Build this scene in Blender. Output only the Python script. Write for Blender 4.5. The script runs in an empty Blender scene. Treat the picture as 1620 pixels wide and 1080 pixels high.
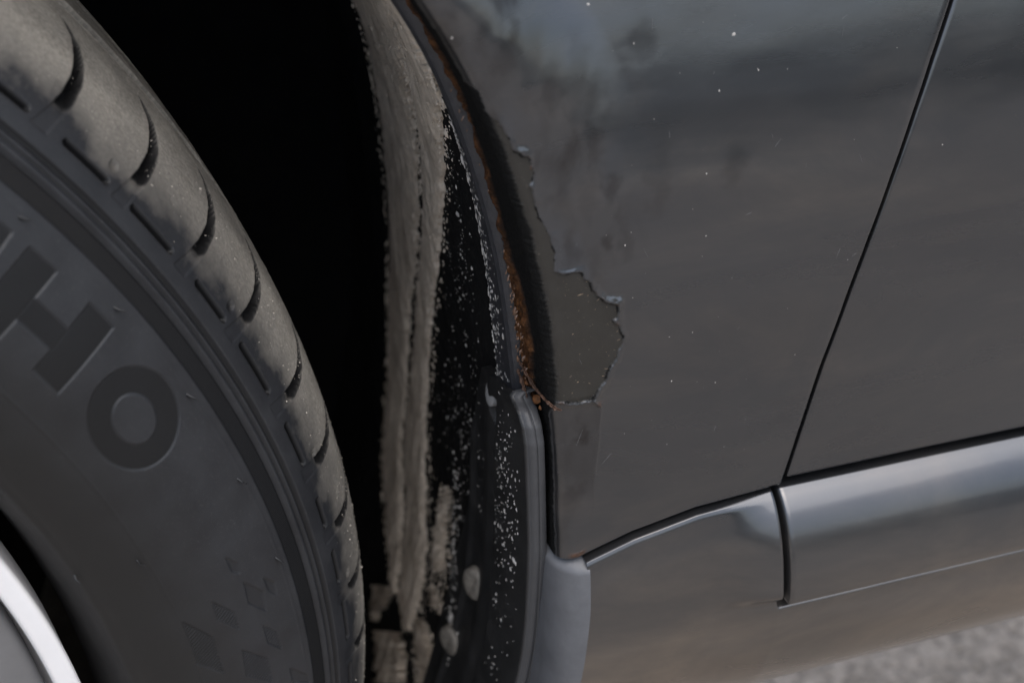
import bpy, math, random
import numpy as np
from mathutils import Vector, Matrix

random.seed(7)
RNG = np.random.default_rng(11)
S = bpy.context.scene
COL = S.collection

# ------------------------------------------------------------------ camera
cam_d = bpy.data.cameras.new("camera")
cam = bpy.data.objects.new("camera", cam_d)
COL.objects.link(cam)
CAM = Vector((.261, -.368, .635))
YAW, PITCH = math.radians(18.17), math.radians(31.73)
cam.location = CAM
cam.rotation_euler = (math.pi / 2 - PITCH, 0, -YAW)
cam_d.sensor_width = 36
cam_d.lens = 36 * 2277 / 1620
cam_d.clip_start = .02
cam_d.clip_end = 400
cam_d.dof.use_dof = True
cam_d.dof.focus_distance = .395
cam_d.dof.aperture_fstop = 12
S.camera = cam

# ------------------------------------------------------------------ world, sun, exposure
SUN_EL, SUN_ROT = math.radians(66), math.radians(166)
W = bpy.data.worlds.new("World")
S.world = W
W.use_nodes = True
nt = W.node_tree
sky = nt.nodes.new("ShaderNodeTexSky")
sky.sky_type = 'NISHITA'
sky.sun_disc = False
sky.sun_elevation = SUN_EL
sky.sun_rotation = SUN_ROT
sky.air_density = 1.25
sky.dust_density = 3.0
sky.ozone_density = 1.0
hsv = nt.nodes.new("ShaderNodeHueSaturation")          # hazy, greyer daylight
hsv.inputs["Saturation"].default_value = .80
nt.links.new(sky.outputs[0], hsv.inputs["Color"])
nt.links.new(hsv.outputs[0], nt.nodes["Background"].inputs[0])
nt.nodes["Background"].inputs[1].default_value = .15
sun_d = bpy.data.lights.new("sun", 'SUN')
sun_d.energy = 1.4
sun_d.angle = math.radians(70)
sun_d.color = (1, .985, .965)
sun = bpy.data.objects.new("sun", sun_d)
COL.objects.link(sun)
sv = Vector((math.sin(SUN_ROT) * math.cos(SUN_EL), math.cos(SUN_ROT) * math.cos(SUN_EL), math.sin(SUN_EL)))
sun.rotation_euler = sv.to_track_quat('Z', 'Y').to_euler()
sun.location = sv * 20
S.view_settings.view_transform = 'Standard'
S.view_settings.look = 'None'
S.view_settings.gamma = 1
S.view_settings.exposure = 0.62

# ------------------------------------------------------------------ numpy helpers
def sstep(a, b, x):
    t = np.clip((x - a) / (b - a), 0, 1)
    return t * t * (3 - 2 * t)

def vnoise(x, y, seed=0):
    x = np.asarray(x, float); y = np.asarray(y, float)
    xi = np.floor(x).astype(np.int64); yi = np.floor(y).astype(np.int64)
    fx = x - xi; fy_ = y - yi
    fx = fx * fx * (3 - 2 * fx); fy_ = fy_ * fy_ * (3 - 2 * fy_)
    def h(a, b):
        n = (a * 374761393 + b * 668265263 + seed * 974634777) & 0x7fffffff
        n = ((n ^ (n >> 13)) * 1274126177) & 0x7fffffff
        n = n ^ (n >> 16)
        return (n & 0xffff) / 65535.0
    a = h(xi, yi); b = h(xi + 1, yi); c = h(xi, yi + 1); d = h(xi + 1, yi + 1)
    return (a * (1 - fx) + b * fx) * (1 - fy_) + (c * (1 - fx) + d * fx) * fy_

def fbm(x, y, seed=0, o=4):
    s = 0; a = .5; t = 0
    for k in range(o):
        s = s + a * vnoise(x * 2 ** k, y * 2 ** k, seed + k * 17); t += a; a *= .5
    return s / t * 2 - 1          # about -1..1

def sd_poly(x, y, V):
    """signed distance to a closed polygon, negative inside"""
    d = np.full(np.shape(x), 1e9); ins = np.zeros(np.shape(x), bool)
    n = len(V)
    for i in range(n):
        ax, ay = V[i]; bx, by = V[(i + 1) % n]
        ex, ey = bx - ax, by - ay
        wx, wy = x - ax, y - ay
        t = np.clip((wx * ex + wy * ey) / (ex * ex + ey * ey + 1e-18), 0, 1)
        d = np.minimum(d, (wx - ex * t) ** 2 + (wy - ey * t) ** 2)
        c = (ay > y) != (by > y)
        if by != ay:
            ins ^= c & (x < ex * (y - ay) / (by - ay) + ax)
    d = np.sqrt(d)
    return np.where(ins, -d, d)

def sd_seg(x, y, a, b):
    ex, ey = b[0] - a[0], b[1] - a[1]
    wx, wy = x - a[0], y - a[1]
    t = np.clip((wx * ex + wy * ey) / (ex * ex + ey * ey + 1e-18), 0, 1)
    return np.hypot(wx - ex * t, wy - ey * t)

# ------------------------------------------------------------------ mesh helpers
def grid_part(P, close_u=False, close_v=False, flip=False, attrs=None):
    ny, nx = P.shape[:2]
    idx = np.arange(ny * nx).reshape(ny, nx)
    if close_u: idx = np.concatenate([idx, idx[:, :1]], 1)
    if close_v: idx = np.concatenate([idx, idx[:1]], 0)
    F = np.stack([idx[:-1, :-1], idx[:-1, 1:], idx[1:, 1:], idx[1:, :-1]], -1).reshape(-1, 4)
    if flip: F = F[:, ::-1]
    at = {k: np.asarray(v, float).reshape(ny * nx, -1) for k, v in (attrs or {}).items()}
    return [P.reshape(-1, 3), F, at]

def build(name, parts, mats, parent=None, smooth=True):
    """join quad/tri parts into ONE mesh object"""
    if not isinstance(parts[0], list): parts = [parts]
    off = 0; VV = []; loops = []; starts = []; tot = []; n = 0
    keys = set(k for p in parts for k in p[2])
    AT = {k: [] for k in keys}; mi = []
    for pi, p in enumerate(parts):
        V, F, at = p[:3]
        VV.append(V); loops.append((F + off).ravel())
        k = F.shape[1]
        starts.append(n + np.arange(len(F)) * k); tot.append(np.full(len(F), k)); n += F.size
        off += len(V)
        mi.append(np.full(len(F), p[3] if len(p) > 3 else 0))
        for kk in keys:
            AT[kk].append(at[kk] if kk in at else np.zeros((len(V), 3)))
    V = np.concatenate(VV).astype(np.float32)
    me = bpy.data.meshes.new(name)
    me.vertices.add(len(V)); me.vertices.foreach_set("co", V.ravel())
    L = np.concatenate(loops).astype(np.int32)
    st = np.concatenate(starts).astype(np.int32)
    me.loops.add(len(L)); me.loops.foreach_set("vertex_index", L)
    me.polygons.add(len(st)); me.polygons.foreach_set("loop_start", st)
    me.update(calc_edges=True)
    me.polygons.foreach_set("use_smooth", np.full(len(st), smooth))
    me.polygons.foreach_set("material_index", np.concatenate(mi).astype(np.int32))
    for k in keys:
        a = np.concatenate(AT[k])
        if a.shape[1] == 1: a = np.repeat(a, 3, 1)
        at = me.attributes.new(k, 'FLOAT_VECTOR', 'POINT')
        at.data.foreach_set("vector", a.astype(np.float32).ravel())
    me.validate()
    for m in (mats if isinstance(mats, (list, tuple)) else [mats]): me.materials.append(m)
    o = bpy.data.objects.new(name, me)
    COL.objects.link(o)
    if parent: o.parent = parent
    return o

def tag(o, label=None, cat=None, group=None, kind=None):
    if label: o["label"] = label
    if cat: o["category"] = cat
    if group: o["group"] = group
    if kind: o["kind"] = kind
    return o

def flecks(P, N, size, T=None, elong=None, rise=.35):
    """small irregular domes lying on a surface: points, normals, radii"""
    n = len(P); K = 7
    N = N / np.linalg.norm(N, axis=1)[:, None]
    if T is None: T = np.tile([0., 0, 1], (n, 1))
    T = T - (T * N).sum(1)[:, None] * N; T /= np.linalg.norm(T, axis=1)[:, None]
    B = np.cross(N, T)
    el = np.ones(n) if elong is None else elong
    a = np.linspace(0, 2 * np.pi, K, endpoint=False)[None] + RNG.uniform(0, 6, (n, 1))
    r = size[:, None] * RNG.uniform(.65, 1.25, (n, K))
    rim = P[:, None] + T[:, None] * (np.cos(a) * r * el[:, None])[..., None] + B[:, None] * (np.sin(a) * r / np.sqrt(el)[:, None])[..., None] - N[:, None] * (size * .15)[:, None, None]
    mid = P[:, None] + .55 * (rim - P[:, None]) + N[:, None] * (size * rise * .8)[:, None, None]
    top = P + N * (size * rise)[:, None]
    V = np.concatenate([rim, mid, top[:, None]], 1).reshape(-1, 3)
    M = 2 * K + 1
    base = np.arange(n)[:, None] * M
    F = []
    for k in range(K):
        k2 = (k + 1) % K
        F.append(np.stack([base[:, 0] + k, base[:, 0] + k2, base[:, 0] + K + k2], 1))
        F.append(np.stack([base[:, 0] + k, base[:, 0] + K + k2, base[:, 0] + K + k], 1))
        F.append(np.stack([base[:, 0] + K + k, base[:, 0] + K + k2, base[:, 0] + 2 * K], 1))
    return [V, np.concatenate(F), {}]

def tube(pts, r, K=8):
    pts = [Vector(p) for p in pts]; V = []
    for i, p in enumerate(pts):
        d = (pts[min(i + 1, len(pts) - 1)] - pts[max(i - 1, 0)]).normalized()
        u = d.orthogonal().normalized(); v = d.cross(u)
        rr = r[i] if isinstance(r, (list, tuple)) else r
        V.append([p + (u * math.cos(a) + v * math.sin(a)) * rr for a in np.linspace(0, 2 * math.pi, K, endpoint=False)])
    return grid_part(np.array([[list(q) for q in row] for row in V]), close_u=True)

# ------------------------------------------------------------------ material helpers
class MT:
    def __init__(s, name):
        s.m = bpy.data.materials.new(name); s.m.use_nodes = True
        s.t = s.m.node_tree; s.b = s.t.nodes["Principled BSDF"]
    def n(s, ty, **k):
        o = s.t.nodes.new(ty)
        for a, b in k.items(): setattr(o, a, b)
        return o
    def l(s, a, b): s.t.links.new(a, b)
    def set(s, key, v):
        i = s.b.inputs[key]
        if hasattr(v, "links"): s.l(v, i)
        elif isinstance(v, (tuple, list)): i.default_value = (*v, 1) if len(v) == 3 and i.type == 'RGBA' else v
        else: i.default_value = v
        return s
    def attr(s, name): return s.n("ShaderNodeAttribute", attribute_name=name)
    def sep(s, name):
        q = s.n("ShaderNodeSeparateXYZ"); s.l(s.attr(name).outputs["Vector"], q.inputs[0]); return q.outputs
    def obj(s, sc=(1, 1, 1)):
        c = s.n("ShaderNodeTexCoord"); m = s.n("ShaderNodeMapping"); m.inputs["Scale"].default_value = sc
        s.l(c.outputs["Object"], m.inputs[0]); return m.outputs[0]
    def noise(s, scale, detail=4, rough=.6, vec=None, dist=0):
        q = s.n("ShaderNodeTexNoise"); q.inputs["Scale"].default_value = scale
        q.inputs["Detail"].default_value = detail; q.inputs["Roughness"].default_value = rough
        q.inputs["Distortion"].default_value = dist
        s.l(vec if vec is not None else s.obj(), q.inputs["Vector"]); return q.outputs["Fac"]
    def ramp(s, fac, stops):
        q = s.n("ShaderNodeValToRGB"); e = q.color_ramp.elements
        while len(e) < len(stops): e.new(.5)
        for i, (p, c) in enumerate(stops):
            e[i].position = p; e[i].color = (*c, 1) if isinstance(c, (tuple, list)) else (c, c, c, 1)
        s.l(fac, q.inputs[0]); return q.outputs[0]
    def mix(s, f, a, b):
        q = s.n("ShaderNodeMix", data_type='RGBA')
        for v, i in ((f, 0), (a, 6), (b, 7)):
            if hasattr(v, "links"): s.l(v, q.inputs[i])
            elif i == 0: q.inputs[i].default_value = v
            else: q.inputs[i].default_value = (*v, 1) if isinstance(v, (tuple, list)) else (v, v, v, 1)
        return q.outputs[2]
    def math(s, op, a, b=0, clamp=False):
        q = s.n("ShaderNodeMath", operation=op, use_clamp=clamp)
        for v, i in ((a, 0), (b, 1)):
            if hasattr(v, "links"): s.l(v, q.inputs[i])
            else: q.inputs[i].default_value = v
        return q.outputs[0]
    def rng(s, v, a, b, c=0, d=1):
        q = s.n("ShaderNodeMapRange", clamp=True); s.l(v, q.inputs[0])
        for i, x in enumerate((a, b, c, d)): q.inputs[1 + i].default_value = x
        return q.outputs[0]
    def bump(s, h, dist, strength=1, normal=None):
        q = s.n("ShaderNodeBump"); q.inputs["Distance"].default_value = dist; q.inputs["Strength"].default_value = strength
        s.l(h, q.inputs["Height"])
        if normal is not None: s.l(normal, q.inputs["Normal"])
        return q.outputs[0]

def simple(name, col, rough=.5, spec=.5, metal=0, nscale=None, namp=.25, bscale=None, bdist=.0002):
    m = MT(name)
    m.set("Roughness", rough).set("Specular IOR Level", spec).set("Metallic", metal)
    if nscale:
        f = m.noise(nscale, 5, .65)
        m.set("Base Color", m.mix(m.rng(f, .3, .7), tuple(c * (1 - namp) for c in col), tuple(c * (1 + namp) for c in col)))
    else: m.set("Base Color", col)
    if bscale: m.set("Normal", m.bump(m.noise(bscale, 4, .6), bdist))
    return m.m

PAINT = (.068, .0705, .0775)
DUST = (.23, .20, .172)
def paint_nodes(m, masks=None):
    """weathered dark grey car paint: base, coat, water stains and a thin dust film"""
    big = m.noise(14, 5, .62, m.obj((1, 1, 2.2)), .6)
    fine = m.noise(900, 3, .7)
    streak = m.noise(26, 5, .62, m.obj((.3, 1, 1.5)), .7)
    film = m.math('MULTIPLY', m.rng(big, .42, .72), m.rng(streak, .3, .7), True)
    film = m.math('MULTIPLY', film, .40)
    oz = m.n("ShaderNodeSeparateXYZ"); m.l(m.obj(), oz.inputs[0])
    low = m.math('MULTIPLY', m.rng(oz.outputs[2], .362, .315), m.rng(big, .25, .7, .35, 1))       # road film on the sill, also painting in its brown ground reflection
    film = m.math('ADD', film, m.math('MULTIPLY', low, .85), True)
    speck = m.math('MULTIPLY', m.rng(fine, .66, .74), .10)
    d = m.math('ADD', film, speck, True)
    col = m.mix(d, PAINT, DUST)
    rough = m.rng(streak, .25, .75, .24, .36)
    coat = m.rng(big, .3, .75, .9, .55)
    crough = m.rng(m.noise(60, 5, .6), .3, .75, .07, .2)
    return col, rough, coat, crough

def paint_mat(name):
    m = MT(name)
    col, rough, coat, cr = paint_nodes(m)
    m.set("Base Color", col).set("Roughness", rough).set("Metallic", .85).set("Coat Weight", coat).set("Coat Roughness", cr)
    m.set("Normal", m.bump(m.noise(420, 2, .5), .00002))
    return m.m
M_PAINT = paint_mat("grey car paint")

def fender_mat():
    m = MT("peeling grey paint over primer")
    col, rough, coat, cr = paint_nodes(m)
    pm, bk, ru = m.sep("mask")
    hz, sm, _ = m.sep("wear")
    col = m.mix(m.math('MULTIPLY', hz, .75), col, (.092, .098, .112))
    col = m.mix(m.math('MULTIPLY', sm, .9), col, (.016, .0135, .0145))
    coat = m.math('MULTIPLY', coat, m.math('SUBTRACT', 1, m.math('MULTIPLY', hz, .5)))
    cr = m.math('ADD', cr, m.math('MULTIPLY', m.math('MAXIMUM', hz, sm), .14))
    pn = m.noise(160, 6, .7)
    prim = m.mix(m.rng(pn, .3, .75), (.0165, .0148, .0125), (.024, .0218, .0185))
    psp = m.rng(m.noise(1100, 2, .6), .70, .74)
    prim = m.mix(m.math('MULTIPLY', psp, .22), prim, (.30, .24, .18))
    blk = m.mix(m.rng(m.noise(1500, 3, .7), .62, .8), (.006, .006, .006), (.035, .033, .03))
    rn = m.math('ADD', m.math('MULTIPLY', m.noise(420, 6, .7, None, .4), .75), m.math('MULTIPLY', m.noise(75, 3, .6), .25))
    rust = m.ramp(rn, [(.25, (.014, .008, .006)), (.45, (.050, .022, .010)), (.6, (.115, .048, .018)), (.78, (.22, .115, .06))])
    c = m.mix(pm, prim, col)
    c = m.mix(bk, c, blk)
    c = m.mix(ru, c, rust)
    m.set("Base Color", c)
    np_ = m.math('SUBTRACT', 1, m.math('MAXIMUM', bk, ru), True)
    cov = m.math('MULTIPLY', pm, np_)
    m.set("Metallic", m.math('MULTIPLY', cov, .85))
    m.set("Coat Weight", m.math('MULTIPLY', cov, coat)); m.set("Coat Roughness", cr)
    r = m.mix(pm, m.rng(pn, .3, .7, .42, .58), rough); r = m.mix(bk, r, .8); r = m.mix(ru, r, m.rng(rn, .35, .7, .55, .16))
    m.set("Roughness", r)
    m.set("Specular IOR Level", m.mix(bk, .5, .15))
    h = m.math('ADD', m.math('MULTIPLY', m.noise(420, 2, .5), .12), m.math('MULTIPLY', m.math('MAXIMUM', bk, ru), m.math('MULTIPLY', m.noise(1300, 4, .7), 3)))
    h = m.math('ADD', h, m.math('MULTIPLY', m.math('SUBTRACT', 1, pm), m.math('MULTIPLY', pn, .5)))
    m.set("Normal", m.bump(h, .0002))
    return m.m
M_FENDER = fender_mat()

def rubber_mat():
    m = MT("tyre rubber")
    ts = m.attr("ts").outputs["Vector"]
    q = m.n("ShaderNodeSeparateXYZ"); m.l(ts, q.inputs[0])
    t, s_, _ = q.outputs
    cl, band, dz = m.sep("mask")
    n1 = m.noise(.06, 6, .65, ts); n2 = m.noise(.9, 5, .7, ts); n3 = m.noise(.018, 4, .6, ts)
    base = m.mix(m.rng(n1, .3, .7), (.0145, .015, .0175), (.024, .025, .028))
    base = m.mix(m.math('MULTIPLY', m.rng(n2, .56, .8), .4), base, (.085, .082, .08))
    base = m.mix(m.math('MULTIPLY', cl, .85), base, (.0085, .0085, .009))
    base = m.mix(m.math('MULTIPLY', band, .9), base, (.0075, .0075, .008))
    base = m.mix(m.rng(s_, 268, 293, 0, .85), base, (.0105, .0100, .0096))  # sidewall shading painted in: rubber darkens and warms towards the bead
    # worn, dusty running surface with a ragged inner border
    e = m.math('ADD', s_, m.math('MULTIPLY', m.math('SUBTRACT', n1, .5), 30))
    e = m.math('ADD', e, m.math('MULTIPLY', m.math('SUBTRACT', n2, .5), 8))
    worn = m.rng(e, 232, 212)
    worn = m.math('MULTIPLY', worn, m.rng(n3, .25, .6, .55, 1))
    worn = m.math('MULTIPLY', worn, m.math('SUBTRACT', 1, dz, True))
    dcol = m.mix(m.rng(m.math('ADD', m.math('MULTIPLY', n2, .65), m.math('MULTIPLY', n1, .35)), .34, .66), (.22, .20, .175), (.62, .57, .49))
    base = m.mix(m.math('MULTIPLY', worn, .8), base, dcol)
    base = m.mix(dz, base, (.012, .012, .0125))  # shade inside grooves and slits painted as darker rubber
    m.set("Base Color", base)
    m.set("Roughness", m.mix(worn, m.mix(cl, m.rng(n1, .3, .7, .38, .52), .46), .85)).set("Specular IOR Level", m.mix(m.math('MAXIMUM', m.math('MAXIMUM', m.math('MULTIPLY', cl, .55), band), dz), .36, .12))
    wv = m.math('MULTIPLY', m.math('MULTIPLY', m.math('SINE', m.math('MULTIPLY', t, 12.5)), band), .45)
    h = m.math('ADD', wv, m.math('MULTIPLY', m.noise(3.2, 4, .7, ts), m.mix(worn, .5, 3.0)))
    m.set("Normal", m.bump(h, .00012))
    return m.m
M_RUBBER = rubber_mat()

def liner_mat():
    m = MT("black arch liner plastic")
    strip, dusty, _ = m.sep("mask")
    n = m.noise(260, 5, .7); n2 = m.noise(1200, 3, .7); n3 = m.noise(40, 4, .6)
    blk = m.mix(m.rng(n3, .35, .7), (.0055, .0055, .006), (.011, .011, .0115))
    sp = m.math('MULTIPLY', m.rng(n2, .60, .70), m.math('MULTIPLY', dusty, m.rng(n, .4, .7)))
    c = m.mix(sp, blk, (.15, .14, .13))
    c = m.mix(strip, c, m.mix(m.rng(n, .3, .7), (.024, .025, .030), (.040, .041, .048)))  # lip strip coloured lighter for the outside light its sheen catches
    m.set("Base Color", c).set("Roughness", m.mix(strip, .85, .42)).set("Specular IOR Level", m.mix(strip, .15, .5))
    m.set("Normal", m.bump(m.math('ADD', n2, n), .00015))
    return m.m
M_LINER = liner_mat()

def felt_mat():
    m = MT("muddy beige felt")
    v = m.obj((1, 1, .62))
    n = m.noise(260, 6, .68, v, .5); n2 = m.noise(60, 4, .6); n3 = m.noise(1700, 3, .7)
    c = m.ramp(n, [(.20, (.15, .125, .10)), (.38, (.52, .45, .375)), (.6, (.70, .61, .515)), (.8, (.82, .74, .64))])
    c = m.mix(m.rng(n2, .46, .74, 0, .5), c, (.26, .205, .155))
    c = m.mix(m.rng(n3, .62, .8, 0, .6), c, (.45, .42, .38))
    m.set("Base Color", c).set("Roughness", .95).set("Specular IOR Level", .1)
    m.set("Normal", m.bump(m.math('ADD', n, m.math('MULTIPLY', n3, .8)), .0003))
    return m.m
M_FELT = felt_mat()

def flap_mat():
    m = MT("grained black plastic")
    n = m.noise(1400, 3, .6); n2 = m.noise(70, 5, .65)
    c = m.mix(m.rng(n2, .35, .75), (.011, .0115, .0125), (.024, .024, .0255))
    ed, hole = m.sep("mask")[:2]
    c = m.mix(hole, c, (.003, .003, .003))  # slot coloured near black for the shade inside it
    c = m.mix(ed, c, m.mix(m.rng(n2, .35, .75), (.045, .046, .050), (.062, .063, .067)))  # lit outer edge and top painted as lighter plastic
    m.set("Base Color", c).set("Roughness", m.rng(n2, .3, .7, .45, .62)).set("Specular IOR Level", .45)
    m.set("Normal", m.bump(n, .00009))
    return m.m
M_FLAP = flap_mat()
M_CAP = simple("faded grey plastic", (.100, .103, .112), .48, .4, 0, 90, .18, 900, .00004)
M_CHIP = simple("pale mud splash", (.50, .48, .455), .5, .5, 0, 160, .55)
M_GRIT = simple("road grit", (.34, .31, .27), .8, .3, 0, 900, .5)
M_STONE = simple("bare chipped spot", (.40, .38, .36), .6, .4, 0, 600, .3)
M_SCREW = simple("dusty screw head", (.19, .175, .155), .7, .35, .2, 300, .35, 700, .0002)
M_RUST = simple("flaking rust", (.075, .040, .026), .6, .35, 0, 500, .6, 900, .0003)
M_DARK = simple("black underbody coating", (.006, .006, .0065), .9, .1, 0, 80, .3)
M_SILVER = simple("silver wheel lacquer", (.74, .725, .725), .6, .5, .0, 40, .05)
M_FACE = simple("grey wheel face", (.16, .158, .16), .5, .5, .2, 60, .12)

# ------------------------------------------------------------------ geometry shared by the car's parts
_az = [.10, .14, .20, .26, .32, .365, .405, .435, .457, .480, .502, .517, .528, .560, .590, .620, .650]
_ax = [.305, .327, .3515, .3665, .3735, .3728, .3705, .3675, .3645, .3587, .3522, .3456, .3395, .317, .2915, .2608, .2230]
def _smooth():
    z = np.linspace(.10, .65, 600); x = np.interp(z, _az, _ax)
    k = np.hanning(75); k /= k.sum()
    xp = np.concatenate([x[0] + (np.arange(-37, 0)) * (x[1] - x[0]), x, x[-1] + np.arange(1, 38) * (x[-1] - x[-2])])
    return z, np.convolve(xp, k, 'valid')
_zz, _xx = _smooth()
def arch_x(z): return np.interp(z, _zz, _xx)
def arch_n(z):
    """unit normal of the arch surface facing the wheel (x, z)"""
    s = (arch_x(z + .002) - arch_x(z - .002)) / .004
    n = np.stack([-np.ones_like(s), s], -1)
    return n / np.linalg.norm(n, axis=-1)[..., None]

def lean(z):
    """how far the side leans inwards above its widest line"""
    t = np.clip(z - .42, 0, None)
    return np.where(t < .12, 1.36 * t * t, 1.36 * .0144 + .3264 * (t - .12))

def body_y(x, z):
    tum = lean(z)
    d = x - arch_x(np.clip(z, .1, .65))
    s = sstep(.006, .042, d)
    return -.068 + tum * s + .06 * np.clip(.40 - z, 0, None) ** 2 + .0003 * fbm(x * 20, z * 34, 5, 3)

def gap_x(z): return np.interp(z, [.34, .3757, .3959, .4167, .4353, .4527, .4691, .4855, .4997, .5135, .65, .9], [.4362, .4434, .4473, .4518, .4565, .4616, .4670, .4726, .4776, .4829, .534, .60])

# ------------------------------------------------------------------ the car
car = bpy.data.objects.new("car", None)
COL.objects.link(car)
tag(car, "dark grey car with rusted peeling wheel arch, side sill and dusty tyre", "car")

# ---- front fender
PEEL = [(0.3345,0.5298),(0.3411,0.5222),(0.3451,0.5176),(0.3469,0.5143),(0.3491,0.5107),(0.3513,0.5081),(0.3536,0.5037),(0.3570,0.4998),(0.3584,0.4968),(0.3598,0.4940),(0.3638,0.4904),(0.3653,0.4865),(0.3638,0.4833),(0.3660,0.4768),(0.3691,0.4694),(0.3712,0.4637),(0.3707,0.4585),(0.3747,0.4576),(0.3779,0.4574),(0.3806,0.4534),(0.3814,0.4516),(0.3827,0.4495),(0.3854,0.4471),(0.3890,0.4461),(0.3892,0.4413),(0.3876,0.4408),(0.3886,0.4392),(0.3893,0.4377),(0.3905,0.4350),(0.3893,0.4304),(0.3878,0.4269),(0.3856,0.4229),(0.3841,0.4188),(0.3825,0.4164),(0.3778,0.4166),(0.3730,0.4174),(0.3701,0.4190),(0.3648,0.4214),(0.3543,0.4369),(0.3480,0.4675),(0.3423,0.4937),(0.3369,0.5148),(0.3315,0.5272)]
BLOB = [(0.3746,0.4990),(0.3704,0.5076),(0.3783,0.5097),(0.3756,0.4890),(0.3821,0.4914),(0.3725,0.4810),(0.3793,0.4748),(0.3848,0.4632),(0.3753,0.4666),(0.3674,0.4984),(0.3626,0.5070),(0.3579,0.5168),(0.3549,0.5126),(0.3656,0.5159),(0.3859,0.4790),(0.3900,0.4642),(0.3807,0.4832),(0.3610,0.5210),(0.3519,0.5220),(0.3807,0.4584),(0.3691,0.4899),(0.3826,0.5012),(0.3998,0.4751),(0.4012,0.4802),(0.3968,0.5107),(0.4223,0.4789),(0.3760,0.3997),(0.3795,0.4075),(0.3782,0.3860),(0.3746,0.3756)]
CRACK = [(0.3825,0.4164),(0.3846,0.4141),(0.3844,0.4042),(0.3836,0.3936),(0.3833,0.3803)]
RHO = .0042
def fender_bottom(x): return np.interp(x, [.36, .372, .3797, .3826, .3962, .416, .4425, .47], [.3624, .3626, .3628, .3640, .3685, .3724, .3742, .3742])

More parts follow.
